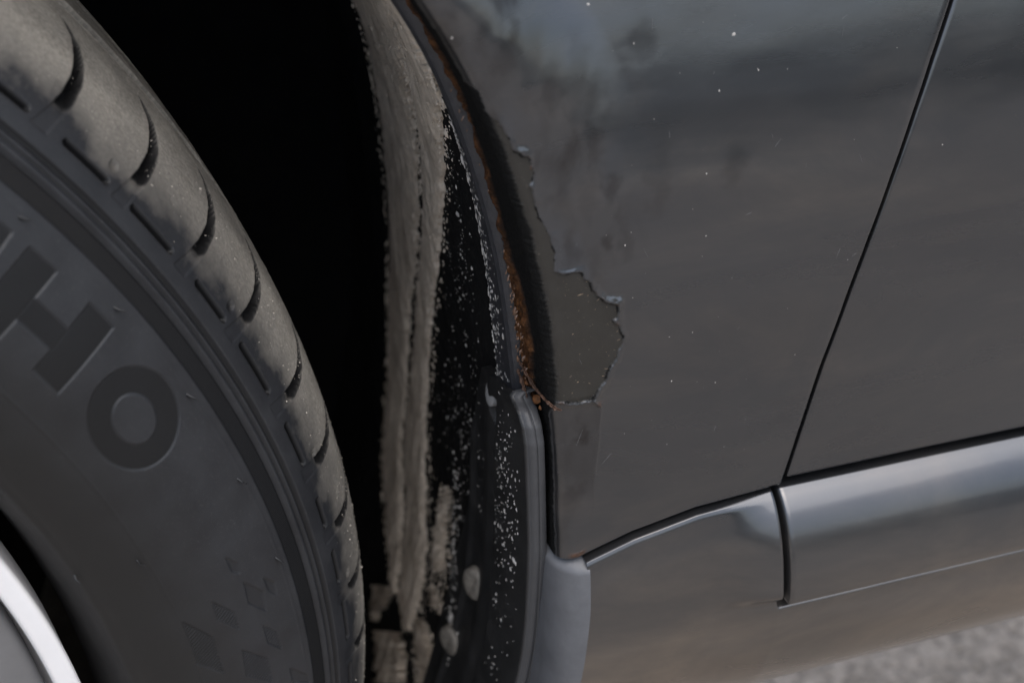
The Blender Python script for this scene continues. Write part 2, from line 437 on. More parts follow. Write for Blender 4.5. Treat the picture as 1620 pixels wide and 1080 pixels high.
def make_fender():
    zr = np.concatenate([np.arange(.361, .5405, .0003), np.linspace(.542, .62, 26)])
    ny = len(zr)
    nf, nr = 40, 16
    dist = [0.]
    st = .00026
    while dist[-1] < .12:
        if dist[-1] > .034: st = min(st * 1.05, .0016)
        dist.append(dist[-1] + st)
    dist = np.array(dist)
    dn = dist / dist[-1]
    nx = nf + nr + len(dist)
    X = np.zeros((ny, nx)); Y = np.zeros((ny, nx)); NX = np.zeros((ny, nx)); NY = np.zeros((ny, nx)); A = np.zeros((ny, nx)); FD = np.full((ny, nx), .05)
    xc = arch_x(zr) + .0012
    xg = gap_x(zr + (.3742 - .361) * sstep(.405, .361, zr))
    xo = xc + RHO
    for k in range(nf):
        f = k / (nf - 1)
        yin = -.0455
        X[:, k] = xc; Y[:, k] = yin + (body_y(xo, zr) + RHO - yin) * f
        NX[:, k] = -1; FD[:, k] = Y[:, 0] - Y[:, k]
    for k in range(nr):
        a = (k + 1) / (nr + 1) * math.pi / 2
        X[:, nf + k] = xo - RHO * math.cos(a); Y[:, nf + k] = body_y(xo, zr) + RHO - RHO * math.sin(a)
        NX[:, nf + k] = -math.cos(a); NY[:, nf + k] = -math.sin(a); A[:, nf + k] = a
    for k in range(len(dist)):
        # dense near the arch in millimetres, stretched to the door gap farther right
        wv = (xg - xo) / dist[-1]
        g = sstep(.030, .120, dist[k])
        xx = xo + dist[k] * (1 - g) + (xg - xo) * dn[k] * g
        X[:, nf + nr + k] = xx; Y[:, nf + nr + k] = body_y(xx, zr); NY[:, nf + nr + k] = -1; A[:, nf + nr + k] = math.pi / 2
    Z = np.repeat(zr[:, None], nx, 1)
    # follow the rising lower edge
    zb = fender_bottom(X)
    Z = Z + (zb - .361) * sstep(.405, .361, Z)
    # ---- masks
    jag = .00045 * fbm(X * 900, Z * 900, 3, 3) + .0007 * fbm(X * 230, Z * 230, 9, 2)
    d = sd_poly(X, Z, PEEL) + jag
    paint = sstep(-.00012, .00012, d)
    soft = sstep(.0015, .006, np.hypot(X - .3672, Z - .472))       # paint worn thin, not torn, here
    ang = np.degrees(A) + 9 * fbm(X * 160, Z * 160, 21, 3) + 6 * fbm(X * 1900, Z * 1900, 4, 2)
    ang = np.where(Z < .4165, np.degrees(A) + 5 * fbm(X * 300, Z * 300, 21, 2), ang)
    lim = np.interp(Z, [.36, .413, .418, .43, .47, .51, .53], [14, 18, 56, 64, 62, 58, 46])
    black = sstep(lim + 10, lim - 8, ang)
    black = np.where((paint > .5) & (Z > .4975) & (A > .35), 0, black)
    seam = sstep(.00034, .00012, np.abs(d + .00022)) * sstep(-.15, .25, fbm(X * 420, Z * 420, 23, 3)) * (A > 1.5)
    black = np.maximum(black, .9 * seam)
    wr = np.interp(Z, [.36, .40, .412, .42, .43, .437, .446, .452, .458, .47, .482, .49, .505, .515, .523, .54], np.array([6, 7, 9, 9.5, 10, 10.5, 10, 6, 3.5, 3, 3.5, 3, 4, 3.5, 2, .5]) * .001)
    rn = .0035 * fbm(Y * 260, Z * 170, 31, 5)
    rust = sstep(.0006, -.0006, FD - wr + rn)
    # rust bleeding out from under the torn edge
    near = sstep(.0007, .0001, np.abs(d)) * sstep(.35, .55, fbm(X * 330, Z * 330, 44, 3)) * (A > 1.5)
    near += sstep(.0012, .0004, np.hypot(X - .3735, (Z - .4175) * 2)) * .7
    near += sstep(.0016, .0004, np.hypot(X - .3847, (Z - .4152))) * sstep(-.1, .4, fbm(X * 700, Z * 700, 40, 2))
    near += sstep(.0016, .0003, np.abs(Z - fender_bottom(X) - .0006)) * sstep(.376, .378, X) * sstep(.383, .381, X)
    rust = np.clip(rust + near * .85, 0, 1)
    # ---- relief
    up = .00028 * paint                                           # thickness of the paint coat
    up = up + paint * sstep(.0022, 0, d) * .00046 * sstep(.1, .6, .5 + fbm(X * 160, Z * 160, 8, 2)) * sstep(1.2, 1.57, A)
    up = up + paint * .00042 * sstep(.0026, 0, d) ** 1.5 * (np.exp(-((X - .3872) ** 2 + (Z - .4468) ** 2) / .0045 ** 2) + .7 * np.exp(-((X - .3905) ** 2 + (Z - .436) ** 2) / .0025 ** 2) + .5 * np.exp(-((X - .362) ** 2 + (Z - .4925) ** 2) / .003 ** 2))
    for i, (bx, bz) in enumerate(BLOB):
        rx, rz = (.0022 + .0028 * ((i * 37) % 10) / 10), (.003 + .004 * ((i * 53) % 10) / 10)
        q = ((X - bx) / rx) ** 2 + ((Z - bz) / rz) ** 2
        up = up + (.00012 if i % 3 else -.00010) * np.exp(-q * (1 + .5 * fbm(X * 260, Z * 260, i, 2)))
    wr_ = sstep(.405, .365, X) * sstep(.44, .47, Z)
    up = up + wr_ * .00013 * fbm(X * 120, Z * 70, 77, 3)
    # flatter, sunken patch under the torn area, left of a hairline crack
    cx = np.interp(Z, [.3803, .3936, .4042, .4141, .4165], [.3833, .3836, .3844, .3846, .3825]) + .00012 * fbm(Z * 700, Z * 0, 2, 2)
    left = sstep(.0003, -.0001, X - cx) * sstep(.376, .39, Z) * sstep(.4185, .4165, Z)
    up = up - .00035 * left + .0005 * np.exp(-((X - cx) / .0004) ** 2) * sstep(.388, .396, Z) * sstep(.418, .4165, Z)
    up = up + .0001 * left * fbm(X * 250, Z * 200, 15, 3)
    up = up + rust * (A < 1.2) * (.0011 + .0016 * fbm(Y * 420, Z * 300, 61, 4))
    up = up + black * .0003 * fbm(X * 1100 + Y * 1100, Z * 1100, 71, 3)
    # roll the sheet inwards along the door gap and along the lower edge
    area = sstep(.402, .372, X) * sstep(.437, .462, Z)
    haze = area * sstep(.0, .55, fbm(X * 85 + 3, Z * 52, 55, 5) + .15)
    haze = haze * sstep(.512, .494, Z + .004 * fbm(X * 90, Z * 90, 14, 3))
    smear = np.zeros_like(X)
    for i, (bx, bz) in enumerate(BLOB):
        rx, rz = .0016 + .002 * ((i * 29) % 10) / 10, .0035 + .006 * ((i * 43) % 10) / 10
        qx = X - bx + .0032 * fbm(X * 240, Z * 240, i + 3, 3); qz = Z - bz + .005 * fbm(X * 200, Z * 200, i + 30, 3)
        smear = np.maximum(smear, (.15 + .6 * (((i * 17) % 10) / 10) ** 2) * np.exp(-((qx / rx) ** 2 + (qz / rz) ** 2) ** 1.5))
    smear = np.clip(smear + 1.0 * area * sstep(-.02, .5, fbm(X * 95 + .7 * fbm(X * 60, Z * 40, 7, 3), Z * 45, 66, 5)), 0, 1)
    low = left * (.35 + .5 * fbm(X * 150, Z * 90, 67, 4))
    smear = np.clip(smear + np.clip(low, 0, 1) * .6, 0, 1)
    WE = np.stack([haze, smear, area], -1)
    k = nx - 1
    P = np.stack([X + NX * up, Y + NY * up, Z], -1)
    M = np.stack([paint, black, rust], -1)
    for dx, dy in ((.0005, .0002), (.0008, .0007), (.0009, .0016), (.0009, .012)):
        e = P[:, k:k + 1].copy(); e[..., 0] += dx; e[..., 1] += dy
        P = np.concatenate([P, e], 1); M = np.concatenate([M, M[:, k:k + 1]], 1); WE = np.concatenate([WE, WE[:, k:k + 1]], 1)
    for dz, dy in ((-.0005, .0002), (-.0008, .0007), (-.0009, .0016), (-.0009, .010)):
        e = P[len(P) - len(zr)][None].copy() if False else P[-len(zr)][None].copy()
        e[..., 2] += dz; e[..., 1] += dy
        P = np.concatenate([e, P], 0); M = np.concatenate([M[:1], M], 0); WE = np.concatenate([WE[:1], WE], 0)
    main = grid_part(P, attrs={"mask": M, "wear": WE})
    # upper and front remainder of the fender, outside the picture
    th0 = math.atan2(.62 - .325, float(arch_x(.62)))
    th = np.linspace(th0, math.radians(192), 60)
    tgt = [(float(gap_x(.62)), .62), (float(gap_x(.85)), .85), (-.62, .82), (-.66, .27)]
    seg = np.cumsum([0] + [math.dist(tgt[i], tgt[i + 1]) for i in range(3)])
    u = np.linspace(0, seg[-1], 60)
    bx = np.interp(u, seg, [t[0] for t in tgt]); bz = np.interp(u, seg, [t[1] for t in tgt])
    r0 = .3937 + .0012
    ax, az = r0 * np.cos(th), .325 + r0 * np.sin(th)
    rows = [np.stack([ax, np.full(60, -.0455), az], -1), np.stack([ax, np.full(60, -.063), az], -1)]
    for f in np.linspace(0, 1, 24):
        x = ax + (bx - ax) * (f + (1 - f) * .011); z = az + (bz - az) * (f + (1 - f) * .011)
        tum = lean(z)
        dd = np.hypot(x, z - .325) - r0
        rows.append(np.stack([x, -.068 + tum * sstep(.002, .042, dd), z], -1))
    Q = np.array(rows)
    m2 = np.zeros(Q.shape); m2[2:, :, 0] = 1; m2[:2, :, 1] = 1
    rest = grid_part(Q, attrs={"mask": m2}, flip=True)
    return build("front_fender", [main, rest], M_FENDER, car)
fender = make_fender()
tag(fender, "front fender with torn paint over primer and a rusty arch edge")

# chips and specks of the fender, each a small raised flake of bare colour
CHIPS = [(0.4213,0.5112,0.75),(0.4279,0.5019,0.30),(0.4170,0.4981,0.34),(0.4829,0.4760,0.26),(0.3945,0.5119,0.26),(0.4277,0.5023,0.17),(0.3833,0.5220,0.51),(0.3452,0.5228,0.34),(0.3991,0.4932,0.17),(0.4133,0.4775,0.26),(0.4064,0.5036,0.13),(0.4095,0.4686,0.13),(0.4558,0.4809,0.13),(0.4677,0.5032,0.17),(0.3756,0.4663,0.17),(0.3903,0.4621,0.26),(0.3849,0.4660,0.17),(0.4039,0.4327,0.21),(0.4107,0.4328,0.21),(0.4134,0.4607,0.26),(0.4054,0.4183,0.26),(0.4188,0.4151,0.26),(0.3928,0.4466,0.17),(0.4234,0.3922,0.17),(0.4429,0.4195,0.17),(0.4563,0.4470,0.13)]
cx = np.array([c[0] for c in CHIPS]); cz = np.array([c[1] for c in CHIPS]); cs = np.array([c[2] for c in CHIPS]) * .0008
n2 = 22
cx = np.concatenate([cx, RNG.uniform(.385, .44, n2)]); cz = np.concatenate([cz, RNG.uniform(.385, .53, n2)]); cs = np.concatenate([cs, RNG.uniform(.00005, .00012, n2)])
tag(build("stone_chips", flecks(np.stack([cx, body_y(cx, cz) - .00033, cz], -1), np.tile([0., -1, .1], (len(cx), 1)), cs, elong=RNG.uniform(1, 1.5, len(cx)), rise=.25), M_STONE, fender), kind="stuff")

n3 = 22
sx = RNG.uniform(.375, .46, n3); sz = RNG.uniform(.385, .53, n3); ta = RNG.normal(1.2, .7, n3)
tag(build("hairline_scratches", flecks(np.stack([sx, body_y(sx, sz) - .00030, sz], -1), np.tile([0., -1, .1], (n3, 1)), RNG.uniform(.00009, .00018, n3), T=np.stack([np.cos(ta), 0 * ta, np.sin(ta)], -1), elong=RNG.uniform(6, 34, n3), rise=.12), simple("grey scratched lacquer", (.16, .16, .165), .5), fender), kind="stuff")

def ribbon(name, path, wid, out, mat, parent, seed):
    """ragged strip of flaking metal along a path, curling outwards along one edge"""
    p = respl3(path, 40); n = len(p); m = 9
    w = np.interp(np.linspace(0, 1, n), np.linspace(0, 1, len(wid)), wid) * (1 + .5 * fbm(np.arange(n) * .5, np.zeros(n), seed, 3))
    t = np.gradient(p, axis=0); t /= np.linalg.norm(t, axis=1)[:, None]
    o = np.array(out, float); o = o - (t * o).sum(1)[:, None] * t; o /= np.linalg.norm(o, axis=1)[:, None]
    q = np.cross(t, o)
    f = np.linspace(-1, 1, m)
    jag = .00035 * fbm(np.arange(n)[:, None] * .8, f[None] * 3, seed + 5, 3)
    top = p[:, None] + q[:, None] * (w[:, None] * f[None])[..., None] + o[:, None] * (.0003 + .35 * w[:, None] * f[None] ** 2 + jag)[..., None]
    bot = top - o[:, None] * .00022
    g = np.concatenate([top, bot[:, ::-1]], 1)
    return build(name, grid_part(g, close_u=True), mat, parent)
def respl3(L, n):
    p = np.array(L, float); t = np.linspace(0, len(p) - 1, n)
    return np.stack([np.interp(t, np.arange(len(p)), p[:, k]) for k in range(3)], -1)
ribbon("rust_flake", [(.3676,-.0500,.4215),(.3680,-.0545,.4200),(.3690,-.0590,.4183),(.3698,-.0625,.4174)], [.0002,.0004,.0005,.0002], (-.8,-.4,.3), M_RUST, fender, 3)
ribbon("rust_flake", [(.3690,-.0600,.4180),(.3703,-.0660,.4173),(.3716,-.0688,.4168),(.3730,-.0697,.4166)], [.0002,.0004,.0005,.0001], (-.5,-.8,.3), M_RUST, fender, 9)
ribbon("rust_flake", [(.3676,-.0490,.4180),(.3680,-.0530,.4150),(.3682,-.0550,.4120)], [.0004,.0008,.0004], (-.9,-.3,.2), M_RUST, fender, 15)
build("rust_blister", flecks(np.array([[.3692, -.0590, .4140], [.3682, -.0535, .4160], [.3694, -.0620, .4130]]), np.array([[-1, -.4, .3]] * 3), np.array([.0018, .0009, .0007]), rise=.45),
      simple("orange rust", (.12, .048, .016), .7, .3, 0, 700, .5, 900, .0004), fender)

# small scars on the bare primer and glints on the wet-looking rust
n4 = 700
px4 = RNG.uniform(.366, .392, n4); pz4 = RNG.uniform(.416, .50, n4)
d4 = sd_poly(px4, pz4, PEEL); k4 = (d4 < -.0004) & (px4 > arch_x(pz4) + .0068) & ((RNG.random(n4) < .16) | (d4 > -.0013))
px4, pz4 = px4[k4], pz4[k4]; m4 = len(px4); ta = RNG.normal(.2, .8, m4)
tag(build("primer_scars", flecks(np.stack([px4, body_y(px4, pz4) - .00001, pz4], -1), np.tile([0., -1, .05], (m4, 1)), np.exp(RNG.normal(-9.1, .5, m4)), T=np.stack([np.cos(ta), 0 * ta, np.sin(ta)], -1), elong=RNG.uniform(1, 4, m4), rise=.2), simple("scarred primer", (.17, .125, .085), .5, .4, 0, 900, .7), fender), kind="stuff")
n5 = 110
z5 = np.concatenate([RNG.uniform(.414, .449, 88), RNG.uniform(.449, .512, 22)]); y5 = -.0462 - RNG.beta(1.3, 1.8, n5) * np.interp(z5, [.41, .447, .455, .52], [.010, .010, .004, .003])
x5 = arch_x(z5) + .0012 - .0018 - RNG.random(n5) * .0006
tag(build("rust_flecks", flecks(np.stack([x5, y5, z5], -1), np.stack([-np.ones(n5), RNG.normal(-.4, .3, n5), RNG.normal(.2, .3, n5)], -1), np.exp(RNG.normal(-8.3, .5, n5)), elong=RNG.uniform(1, 2.5, n5), rise=.5), simple("pale glossy rust", (.17, .095, .06), .2, .6, 0, 500, .6), fender), kind="stuff")

# ---- front door
def make_door():
    zr = np.concatenate([np.linspace(.3758, .38, 8), np.linspace(.384, .80, 70)])
    u = np.concatenate([np.linspace(0, .02, 20), np.linspace(.024, .62, 60)])
    X = gap_x(zr)[:, None] + .0026 + u[None]
    Z = np.repeat(zr[:, None], len(u), 1)
    P = np.stack([X, body_y(X, Z) + .0006, Z], -1)
    for dx, dy in ((-.00015, .0001), (-.0003, .0004), (-.0003, .0015), (-.0003, .012)):
        e = P[:, -len(u)][:, None].copy(); e[..., 0] += dx; e[..., 1] += dy
        P = np.concatenate([e, P], 1)
    n = len(zr)
    for dz, dy in ((-.0004, .0002), (-.0007, .0007), (-.0008, .0015), (-.0008, .012)):
        e = P[-n][None].copy(); e[..., 2] += dz; e[..., 1] += dy
        P = np.concatenate([e, P], 0)
    return build("front_door", grid_part(P), M_PAINT, car)
door = make_door()

# ---- sill: lower rocker panel (with its front upper piece) and the door sill trim
FRONT = [(-.052, 0), (-.0686, 0), (-.0699, -.0002), (-.0705, -.0008), (-.0708, -.0018), (-.0716, -.0065), (-.0728, -.0125), (-.0738, -.022), (-.0741, -.032), (-.0740, -.038), (-.0736, -.046), (-.0720, -.060), (-.0680, -.074), (-.0600, -.086), (-.048, -.0945), (-.022, -.0975), (.05, -.097)]
REAR = [(-.050, .0002), (-.0660, 0), (-.0685, -.0009), (-.0712, -.0031), (-.0740, -.0063), (-.0765, -.0104), (-.0786, -.0151), (-.0805, -.0206), (-.0818, -.0263), (-.0823, -.0311), (-.0819, -.0340)]
LOWER = [(-.0790, -.0345), (-.0795, -.0385), (-.0792, -.046), (-.0770, -.060), (-.0720, -.074), (-.0630, -.086), (-.050, -.0945), (-.022, -.0975), (.05, -.097)]
def dense(pts, n, w_=9):
    q0 = np.array(pts, float); u_ = np.linspace(0, len(q0) - 1, 16 * len(q0)); i_ = np.clip(u_.astype(int), 0, len(q0) - 2); f_ = (u_ - i_)[:, None]
    g_ = lambda k: q0[np.clip(i_ + k, 0, len(q0) - 1)]
    p = .5 * (2 * g_(0) + (g_(1) - g_(-1)) * f_ + (2 * g_(-1) - 5 * g_(0) + 4 * g_(1) - g_(2)) * f_ ** 2 + (3 * g_(0) - g_(-1) - 3 * g_(1) + g_(2)) * f_ ** 3)
    t = np.concatenate([[0], np.cumsum(np.hypot(*np.diff(p, axis=0).T))])
    u = np.linspace(0, t[-1], n)
    a = np.stack([np.interp(u, t, p[:, 0]), np.interp(u, t, p[:, 1])], -1)
    k = np.hanning(w_); k /= k.sum(); h_ = w_ // 2
    q = a.copy()
    for j in (0, 1):
        w = np.concatenate([np.full(h_, a[0, j]), a[:, j], np.full(h_, a[-1, j])]); q[:, j] = np.convolve(w, k, 'valid')
    q[0], q[-1] = a[0], a[-1]
    return q
def cap_shift(z): return np.interp(z, [.265, .285, .305, .325, .345, .355], [.0095, .0078, .0048, .0022, .0004, 0])
def make_sill():
    N = 460
    F = dense(FRONT, N, 5); R = dense(REAR[:-1] + LOWER, N, 5)
    xs = np.concatenate([np.linspace(.3815, .4410, 70), [.4414, .4416, .4418, .4422, .443, .445], np.linspace(.45, .48, 14), np.linspace(.49, 1.0, 30)])
    P = np.zeros((len(xs), N, 3))
    zt = fender_bottom(xs) - .0022
    b = np.minimum(sstep(.417, .447, xs), .9)
    for i, x in enumerate(xs):
        c = F * (1 - b[i]) + R * b[i]
        P[i, :, 0] = x; P[i, :, 1] = c[:, 0]; P[i, :, 2] = zt[i] + c[:, 1] * (zt[i] - .2615) / .1112
        P[i, :, 1] += .010 * sstep(.4412, .4418, x) * sstep(.3345, .3375, P[i, :, 2])      # seat of the door trim
    P[:26, :, 0] -= cap_shift(P[:26, :, 2]) * np.linspace(1, 0, 26)[:, None]
    P[..., 1] += .00012 * fbm(P[..., 0] * 60, P[..., 2] * 60, 3, 3)
    rocker = build("rocker_panel", grid_part(P, flip=True), M_PAINT, car)
    # trim strip under the door
    U = dense(REAR, 180)
    xs = np.concatenate([np.linspace(.4437, .47, 24), np.linspace(.48, 1.0, 30)])
    T = np.zeros((len(xs), 181, 3))
    for i, x in enumerate(xs):
        T[i, :-1, 1] = U[:, 0]; T[i, :-1, 2] = .3722 + U[:, 1]; T[i, :, 0] = x
        T[i, -1, 1] = -.055; T[i, -1, 2] = .3722 - .0346
    T[..., 1] += .0001 * fbm(T[..., 0] * 40, T[..., 2] * 60, 13, 3)
    e = T[:1].copy(); e[..., 0] -= .0006; e[..., 1] += .0006
    e2 = T[:1].copy(); e2[..., 0] -= .0007; e2[..., 1] += .010
    trim = build("sill_trim", grid_part(np.concatenate([e2, e, T], 0), flip=True), M_PAINT, car)
    # faded end cap closing the rocker panel behind the mud flap
    zs = np.linspace(.3610, .2650, 60)
    C = np.zeros((60, 26, 3))
    for i, z in enumerate(zs):
        f = (z - .3610) 
        yo = np.interp(f, F[::-1][:, 1][F[::-1][:, 1].argsort()], F[::-1][:, 0][F[::-1][:, 1].argsort()]) if f < 0 else -.0655
        xr = .3822 - cap_shift(z)
        rad = .0104 - .55 * cap_shift(z)
        for k in range(26):
            a = k / 25 * math.pi / 2
            C[i, k] = (xr - rad * math.sin(a), yo - .0006 + .013 * (1 - math.cos(a)), z)
    back = C[:, -1:].copy(); back[..., 1] += .03
    C = np.concatenate([C, back], 1)
    t = C[:1].copy(); t[..., 1] += .02
    tag(build("sill_end_cap", grid_part(np.concatenate([t, C], 0)), M_CAP, car), "faded lighter grey end cap of the sill")
make_sill()

# dark structure behind the gaps
def quadpanel(name, pts, mat, parent):
    return build(name, [np.array(pts, float), np.array([[0, 1, 2, 3]]), {}], mat, parent, False)
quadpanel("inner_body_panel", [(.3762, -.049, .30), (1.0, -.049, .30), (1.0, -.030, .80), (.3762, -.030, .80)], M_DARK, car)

# ---- wheel arch liner
def make_liner():
    zs = np.concatenate([np.arange(.53, .18, -.0008)])
    rear = np.stack([arch_x(zs), zs], -1)
    up = np.stack([arch_x(np.linspace(.62, .534, 30)), np.linspace(.62, .534, 30)], -1)
    th = np.linspace(math.radians(200), math.atan2(.62 - .325, float(arch_x(.62))) + .03, 60)
    front = np.stack([.3937 * np.cos(th), .325 + .3937 * np.sin(th)], -1)
    low = np.stack([arch_x(np.linspace(.178, .12, 16)), np.linspace(.178, .12, 16)], -1)
    c = np.concatenate([front, up, rear, low])
    ys = np.concatenate([np.linspace(-.0470, -.0225, 50), np.linspace(-.0215, .16, 190), np.linspace(.165, .23, 8)])
    n = np.gradient(c, axis=0); n /= np.linalg.norm(n, axis=1)[:, None]
    nrm = np.stack([n[:, 1], -n[:, 0]], -1)              # pointing away from the axle or towards it
    sgn = np.sign(((np.array([0, .325]) - c) * nrm).sum(1)); nrm *= sgn[:, None]
    Yg, Sg = np.meshgrid(ys, np.concatenate([[0], np.cumsum(np.linalg.norm(np.diff(c, axis=0), axis=1))]))
    Zg = np.repeat(c[:, 1][:, None], len(ys), 1)
    # lip: a smooth raised bead, then a step down to the rougher liner
    lipw = np.interp(Zg, [.38, .42, .46, .49, .52], [-.0255, -.0262, -.030, -.034, -.038])
    strip = sstep(.0008, -.0008, Yg - lipw)
    off = .0022 * strip + .0008 * np.exp(-((Yg + .0445) / .0014) ** 2)
    off = off - .0006 * np.exp(-((Yg - lipw - .001) / .001) ** 2)
    off = off + .0006 * fbm(Yg * 260, Sg * 260, 7, 3) * (1 - strip)
    off = off - .004 * sstep(.15, .2, Yg)
    P = np.stack([c[:, 0][:, None] + nrm[:, 0][:, None] * off, Yg, c[:, 1][:, None] + nrm[:, 1][:, None] * off], -1)
    P[:, 0, :] += 0
    # a thin outer edge that turns back under the fender flange
    e = P[:, :1].copy(); e[:, :, 0] += (-nrm[:, 0][:, None]) * .004; e[:, :, 2] += (-nrm[:, 1][:, None]) * .004
    P = np.concatenate([e, P], 1); strip = np.concatenate([strip[:, :1], strip], 1)
    dusty = np.exp(-((np.concatenate([ys[:1], ys]) - .018) / .03) ** 2)[None] * np.ones((len(c), 1))
    return build("wheel_arch_liner", grid_part(P, attrs={"mask": np.stack([strip, dusty, strip * 0], -1)}), M_LINER, car)
liner = make_liner()
# inner wall closing the wheel house
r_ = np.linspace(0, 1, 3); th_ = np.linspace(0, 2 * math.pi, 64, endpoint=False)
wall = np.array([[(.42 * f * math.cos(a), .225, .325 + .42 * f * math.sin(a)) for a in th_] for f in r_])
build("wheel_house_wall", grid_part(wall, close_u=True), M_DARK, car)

# ---- muddy felt strips caught on the liner
FELT = {
 "A": ([(.150,.560),(.118,.52),(0.1023,0.4764),(0.1070,0.4515),(0.1080,0.4390),(0.1156,0.4106),(0.1268,0.3644),(0.1355,0.3302),(0.1342,0.2874),(0.1279,0.2591),(0.1041,0.2368),(0.0861,0.2243)],
       [(.010,.585),(-.004,.545),(0.0020,0.5092),(0.0130,0.4903),(0.0362,0.4673),(0.0531,0.4381),(0.0763,0.3903),(0.0985,0.3511),(0.1083,0.3038),(0.1042,0.2754),(0.0888,0.2481),(0.0821,0.2274)]),
 "B": ([(.0060,.56),(.004,.525),(.010,.503),(0.0181,0.4865),(0.0284,0.4703),(0.0431,0.4425),(0.0666,0.3953),(0.0833,0.3597),(0.1021,0.3077),(0.0974,0.2800),(0.0854,0.2507),(0.0776,0.2310),(0.0627,0.2243)],
       [(-.036,.56),(-.036,.535),(-.0345,.515),(-0.0254,0.4999),(-0.0184,0.4882),(0.0076,0.4582),(0.0381,0.4101),(0.0594,0.3733),(0.0750,0.3250),(0.0722,0.2975),(0.0615,0.2687),(0.0569,0.2474),(0.0566,0.2293)]),
 "C": ([(0.0496,0.3043),(0.0510,0.2771),(0.0466,0.2591),(0.0415,0.2537)], [(0.0434,0.3079),(0.0394,0.2890),(0.0392,0.2658),(0.0393,0.2547)]),
 "D": ([(0.0966,0.1969),(0.0877,0.1900),(0.0754,0.1854)], [(0.0638,0.2225),(0.0529,0.2194),(0.0445,0.2121)]),
 "E": ([(0.0542,0.2358),(0.0497,0.2253),(0.0389,0.2170)], [(0.0483,0.2407),(0.0325,0.2399),(0.0256,0.2288)]),
 "F": ([(0.1111,0.2101),(0.1056,0.2025),(0.0982,0.1983)], [(0.0876,0.2267),(0.0888,0.2176),(0.0899,0.2066)]),
}
def respl(L, n):
    p = np.array(L); t = np.linspace(0, len(p) - 1, n)
    i = np.clip(t.astype(int), 0, len(p) - 2); f = (t - i)[:, None]
    g = lambda k: p[np.clip(i + k, 0, len(p) - 1)]
    return .5 * (2 * g(0) + (g(1) - g(-1)) * f + (2 * g(-1) - 5 * g(0) + 4 * g(1) - g(2)) * f ** 2 + (3 * g(0) - g(-1) - 3 * g(1) + g(2)) * f ** 3)
def felt(key, seed, thick):
    a, b = FELT[key]
    n = 420 if len(a) > 6 else 130
    a = respl(a, n); b = respl(b, n)
    w = np.linalg.norm(b - a, axis=1)[:, None]
    s = np.arange(n) / n * (380 if len(a) > 6 else 60)
    k = .0030 if len(FELT[key][0]) > 6 else .009
    ja = (k * fbm(s * .45, s * 0 + seed, seed, 5) + .0012 * fbm(s * 2.2, s * 0, seed + 3, 3))[:, None]
    jb = (k * fbm(s * .45, s * 0 + seed + 9, seed + 5, 5) + .0012 * fbm(s * 2.2, s * 0, seed + 8, 3))[:, None]
    d = (b - a) / (w + 1e-9)
    if key == 'A': jb = jb + .0018
    if key == 'B': ja = ja - .0018
    a = a + d * ja; b = b + d * jb
    m = 44
    u = np.linspace(0, 1, m)[None, :, None]
    G = a[:, None] + (b - a)[:, None] * u
    ends = np.minimum(sstep(0, .03, np.arange(n) / n), sstep(1, .97, np.arange(n) / n)) if len(FELT[key][0]) <= 6 else np.ones(n)
    prof = (1 - (2 * u[..., 0] - 1) ** 6) * ends[:, None]
    y, z = G[..., 0], G[..., 1]
    h = prof * thick * (.85 + .25 * fbm(y * 90, z * 40, seed + 1, 3) + .16 * fbm(y * 700, z * 160, seed + 2, 3) + .16 * fbm(y * 260, z * 24, seed + 6, 3)) - .0006
    eg = np.minimum(u[..., 0], 1 - u[..., 0]) * w * 1000
    sy = np.arange(n)[:, None] / n * np.linalg.norm(np.diff(.5 * (a + b), axis=0), axis=1).sum() * 1000
    if n < 200: eg = np.minimum(eg, np.minimum(sy, sy.max() - sy))
    h = h - .006 * sstep(1.6, .2, eg - (.8 if n > 200 else 4.0) + (2.6 if n > 200 else 12) * fbm(y * (260 if n > 200 else 120), z * (150 if n > 200 else 110), seed + 4, 4))
    nn = arch_n(np.clip(z, .11, .64))
    P = np.stack([arch_x(z) + nn[..., 0] * h, y, z + nn[..., 1] * h], -1)
    parts = [grid_part(P)]
    # loose fibres along the edges and the face
    q = 700 if n > 200 else 120
    r = RNG.integers(0, n, q); uu = np.where(RNG.random(q) < .6, RNG.choice([0.02, .98], q) + RNG.normal(0, .04, q), RNG.random(q))
    uu = np.clip(uu, -.02, 1.02)
    base = P[r, np.clip((uu * (m - 1)).astype(int), 0, m - 1)]
    base = base + np.stack([np.full(q, -.0006), np.zeros(q), np.zeros(q)], -1)
    L = RNG.uniform(.0008, .0022, q)[:, None]
    dirv = RNG.normal(0, 1, (q, 3)) * np.array([.5, 1, 1]); dirv[:, 0] -= .3; dirv /= np.linalg.norm(dirv, axis=1)[:, None]
    sd = np.cross(dirv, RNG.normal(0, 1, (q, 3))); sd /= np.linalg.norm(sd, axis=1)[:, None]
    wd = RNG.uniform(.00008, .0002, q)[:, None]
    V = np.stack([base - sd * wd, base + sd * wd, base + dirv * L], 1).reshape(-1, 3)
    parts.append([V, np.arange(q * 3).reshape(q, 3), {}])
    return build("felt_strip", parts, M_FELT, liner)
